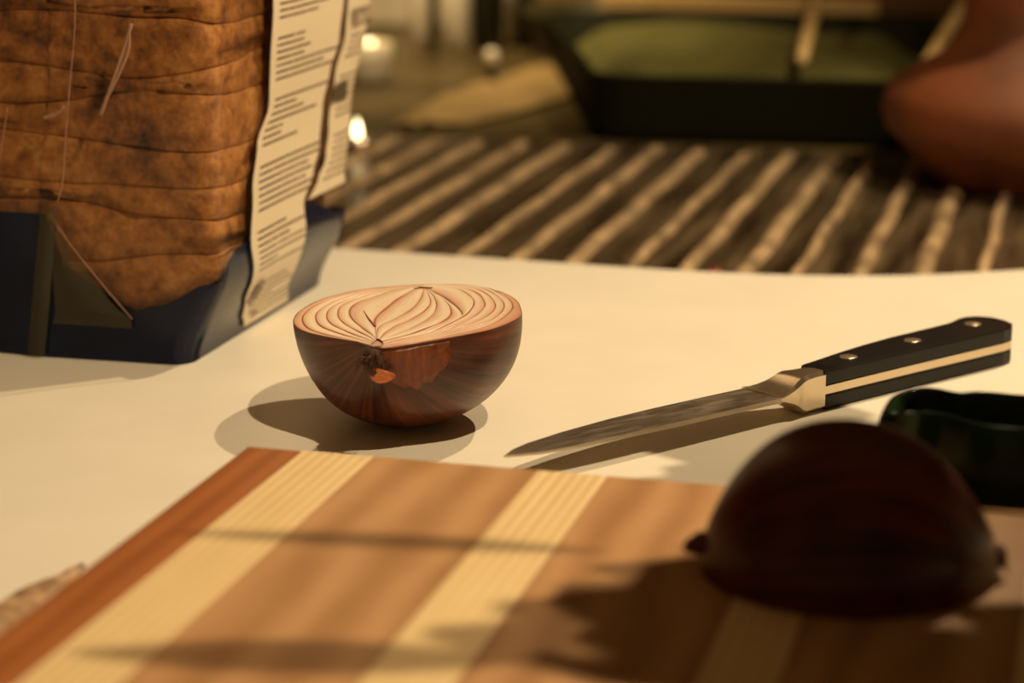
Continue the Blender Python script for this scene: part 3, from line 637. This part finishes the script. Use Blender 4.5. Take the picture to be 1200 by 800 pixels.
cl = grid_obj('folded_cloth', rows, clothm); sd = cl.modifiers.new('thick', 'SOLIDIFY'); sd.thickness = .004; sd.offset = -1
cl.matrix_world = tr.matrix_world.copy(); tag(cl, 'olive green folded cloth lying in the dark tray', 'cloth')
for pts_, lab in (([(-.1605, 1.222, .038), (-.168, 1.31, .0475), (-.1764, 1.413, .057), (-.188, 1.56, .070)], 'pale wooden stick whose rounded tip points down over the green cloth'),
                  ([(-.0905, 1.206, .038), (-.086, 1.29, .046), (-.082, 1.375, .054), (-.076, 1.50, .066)], 'pale wooden stick nearest the brown jug')):
    tag(tube('stirring_stick', pts_, [.0034, .004, .004, .0042], woodh, seg=12), lab, 'stick', 'wooden sticks across the tray')
clay = mat('brown_clay', (.14, .036, .007), .65, var=.35, vscale=18, bump=.2, bscale=60)
jug = empty('clay_jug', (-.026, 1.104, -.006), 'round bellied reddish brown clay jug standing on the right of the drainboard', 'jug')
lathe('body', [(.002, 0), (.046, 0), (.050, .003), (.062, .015), (.0745, .028), (.0775, .038), (.074, .049), (.060, .059), (.046, .067), (.038, .08), (.038, .12), (.047, .15), (.050, .156), (.047, .158), (.043, .15), (.034, .12), (.033, .08), (.04, .06), (.04, .02), (.002, .012)], clay, jug, seg=64)
tube('handle', [(.040, .01, .145), (.065, .018, .145), (.087, .022, .12), (.085, .022, .085), (.060, .016, .055)], [.007, .0075, .0075, .007, .006], clay, jug, 12)
white = mat('white_ceramic', (.85, .76, .58), .3, coat=.3)
darkg = mat('dark_bottle_glass', (.025, .022, .012), .12)
dglaze = mat('dark_olive_glaze', (.05, .045, .015), .35)
brass = mat('brass', (.65, .42, .16), .3, 1)
brownw = mat('brown_box_wood', (.33, .19, .09), .6, var=.3, vscale=20)
def bottle(name, x, y, r_, h, m, lab, cat, par_cap=None, group=None):
    e = empty(name, (x, y, -.006), lab, cat, group)
    lathe('body', [(.001, 0), (r_*.9, 0), (r_, r_*.15), (r_, h*.6), (r_*.85, h*.7), (r_*.4, h*.78), (r_*.36, h*.95), (.001, h*.951)], m, e, seg=32)
    lathe('cap', [(.001, h*.93), (r_*.45, h*.93), (r_*.45, h), (.001, h*1.002)], par_cap or brass, e, seg=24); return e
def jar(name, x, y, r_, h, lab, cat):
    e = empty(name, (x, y, -.006), lab, cat)
    lathe('body', [(.001, 0), (r_*.55, 0), (r_*.8, h*.07), (r_*.97, h*.2), (r_, h*.4), (r_, h*.9), (r_*.93, h*.92), (r_*.9, h*.3), (.001, h*.05)], white, e, seg=36)
    lathe('lid', [(.001, h*.9), (r_*1.03, h*.9), (r_*1.03, h*.95), (r_*.3, h), (.001, h*1.01)], white, e, seg=36)
jar('ceramic_jar', -.4975, 1.575, .0115, .07, 'slim white ceramic jar left of the thin dark bottle', 'jar')
jar('ceramic_jar', -.4735, 1.583, .0105, .07, 'slim white ceramic jar right of the thin dark bottle', 'jar')
bottle('glass_bottle', -.4835, 1.552, .0036, .11, darkg, 'very thin dark bottle between two slim white jars', 'bottle')
bottle('glass_bottle', -.4545, 1.600, .0125, .13, darkg, 'dark glass bottle right of the slim white jars', 'bottle')
bottle('glass_bottle', -.4260, 1.610, .0085, .13, darkg, 'dark glass bottle beside the brown wooden box', 'bottle')
jar('ceramic_jar', -.442, 1.640, .0080, .05, 'small pale jar between two dark bottles', 'jar')
bx = empty('storage_tin', (-.560, 1.74, -.006), 'large cream storage tin at the back left of the worktop', 'tin')
box('tin_body', -.055, .032, -.01, .07, 0, .10, white, bx, bev=.006, seg=3); box('tin_lid', -.056, .033, -.011, .071, .1, .112, white, bx, bev=.004)
cu = empty('white_cup', (-.4775, 1.385, -.006), 'small white cup standing right beside the edge of the bread bag', 'cup')
lathe('body', [(.001, 0), (.010, 0), (.014, .004), (.0155, .012), (.0158, .027), (.015, .0275), (.0145, .012), (.001, .004)], white, cu, seg=36)
tube('handle', [(-.015, 0, .022), (-.022, 0, .021), (-.023, 0, .012), (-.015, 0, .008)], .002, white, cu)
wb = empty('wooden_box', (-.405, 1.76, -.006), 'brown wooden box in the background behind the dark bowl', 'box')
box('box_body', -.045, .05, -.03, .05, 0, .07, brownw, wb, bev=.002); box('box_lid', -.047, .052, -.032, .052, .0705, .085, brownw, wb, bev=.002)
bw = empty('round_bowl', (-.372, 1.585, -.006), 'dark olive round bowl behind the tray', 'bowl')
lathe('body', [(.001, 0), (.022, 0), (.030, .004), (.044, .016), (.049, .03), (.050, .037), (.048, .037), (.043, .018), (.001, .006)], dglaze, bw, seg=48)
rk = empty('wooden_rack', (-.315, 1.60, -.006), 'low pale wooden rack with two posts and a crossbar behind the tray', 'rack')
for x in (-.033, -.008): box('post', x-.005, x+.005, -.005, .005, 0, .034, brownw, rk, bev=.001)
box('crossbar', -.05, .16, -.006, .006, .0342, .045, woodh, rk, bev=.001)
kb = empty('highlight_dot', (-.3925, 1.392, -.006), 'tiny dark stem with a white ball standing in for a bright highlight in front of the dark bottles', 'highlight')
lathe('stem', [(.001, 0), (.004, 0), (.003, .004), (.003, .0150), (.001, .0151)], darkg, kb, seg=16)
lathe('ball', [(.0004, .0148), (.003, .0152), (.0045, .0175), (.0050, .0198), (.0045, .0222), (.003, .0242), (.0004, .0250)], mat('highlight_white', (.95, .88, .72), .3), kb, seg=28)  # white ball drawn as a bright glint, on a made-up stem
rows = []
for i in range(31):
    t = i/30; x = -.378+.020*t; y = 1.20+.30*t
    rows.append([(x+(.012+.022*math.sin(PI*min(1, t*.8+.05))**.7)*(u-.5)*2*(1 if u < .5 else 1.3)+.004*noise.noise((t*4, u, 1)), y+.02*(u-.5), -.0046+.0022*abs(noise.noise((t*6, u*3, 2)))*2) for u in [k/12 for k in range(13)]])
tw = grid_obj('light_streak_sheet', rows, mat('tan_light_streak', (.27, .18, .065), .85, bump=.4, bscale=300, var=.25, vscale=25)); sd = tw.modifiers.new('thick', 'SOLIDIFY'); sd.thickness = .0012; sd.offset = 1  # thin tan sheet in place of a lit streak on the back surface
tag(tw, 'long tan sheet coloured as a streak of light on the dark worktop left of the tray', 'light streak')
# tea light
tl = empty('tea_light', (-.3868, 1.100, -.0032), 'small lit tea light on the drainboard beside the bread bag edge', 'candle')
lathe('cup', [(.001, 0), (.0075, 0), (.0078, .0062), (.0072, .0062), (.0068, .0045), (.001, .0045)], tangm, tl, seg=28)
lathe('flame', [(.0003, .0056), (.0015, .0062), (.0022, .0085), (.0020, .0105), (.0013, .013), (.0006, .015), (.0001, .0165)], mat('flame_glow', (1, .82, .45), emit=7), tl, seg=20)
tube('wick', [(0, 0, .0035), (.0001, 0, .0065)], .0004, rootm, tl, 6)

# ---------------------------------------------------------------- added unseen potted herb right of the frame, leaves placed to shade the board
leafm = mat('shade_herb_leaf', (.03, .10, .015), .45, var=.3, vscale=80); potm = mat('grey_pot', (.12, .10, .08), .7)
pl = empty('shade_herb', (.125, .50, 0), 'added leafy herb in a grey pot, placed out of view to shade the cutting board', 'shade blocker')
lathe('pot', [(.001, 0), (.034, 0), (.044, .075), (.047, .076), (.047, .088), (.043, .088), (.041, .074), (.001, .072)], potm, pl, seg=32)
def leaf(p, d, ln, wd):
    d = Vector(d).normalized(); s = Vector((-d.y, d.x, 0)).normalized(); rows = []
    for i in range(9):
        t = i/8; w_ = wd*math.sin(PI*min(.97, max(.03, t**.85)))**.8
        rows.append([Vector(p)+d*ln*t+s*w_*u+Vector((0, 0, .006*math.sin(PI*t)+.003*abs(u)*2)) for u in (-.5, -.25, 0, .25, .5)])
    return put(grid_obj('leaf', rows, leafm), pl)
def stem(pts_, r_=.0016): return put(tube('stem', [tuple(v) for v in crom(pts_, 14)], r_, leafm, seg=6), pl)
L1, L2 = Vector((.135, .435, .62)), Vector((.11, 1.0, .62))
def hang(tx, ty, L, z): return Vector((tx, ty, .017)).lerp(L, (z-.017)/(L.z-.017))  # point on the ray from board spot to lamp, where a leaf blocks it

for (x0, y0), (x1, y1), L, z, wd in [
    ((.03, .44), (-.105, .425), L1, .172, .036), ((-.02, .40), (-.125, .395), L1, .178, .028), ((.05, .40), (-.06, .385), L1, .182, .036), ((.06, .47), (-.07, .455), L1, .176, .036), ((.0, .50), (-.06, .478), L1, .184, .022), ((.08, .40), (-.03, .395), L2, .148, .036), ((.06, .425), (-.035, .412), L2, .149, .026), ((.05, .442), (-.022, .440), L2, .149, .030), ((.03, .420), (-.045, .424), L2, .156, .026), ((.04, .435), (-.03, .418), L1, .174, .030), ((.07, .43), (-.03, .425), L1, .190, .036),
    ((-.04, .445), (-.09, .44), L2, .148, .034), ((-.02, .42), (-.095, .405), L2, .148, .030), ((.02, .41), (-.08, .39), L2, .148, .032), ((-.045, .475), (-.085, .462), L2, .148, .024),
    ((-.10, .386), (-.19, .366), L1, .172, .013), ((-.10, .452), (-.20, .438), L1, .200, .007), ((-.03, .40), (-.10, .392), L2, .150, .016),
    ((.0, .425), (-.115, .412), L1, .186, .030), ((-.03, .43), (-.105, .425), L2, .148, .034), ((-.01, .455), (-.10, .440), L1, .164, .022), ((-.045, .46), (-.09, .447), L2, .148, .024),
    ((.04, .395), (-.05, .40), L1, .168, .034), ((.05, .39), (-.04, .40), L2, .148, .036), ((.03, .45), (-.04, .44), L1, .196, .03)]:
    a, c = hang(x0, y0, L, z), hang(x1, y1, L, z); leaf(a, c-a, (c-a).length, wd)
stem([(.12, .49, .07), (.11, .46, .15), (.07, .435, .185), (.0, .425, .178), (-.05, .42, .170)])
stem([(.13, .51, .07), (.12, .55, .15), (.08, .56, .170), (.02, .55, .160), (-.02, .545, .150)])
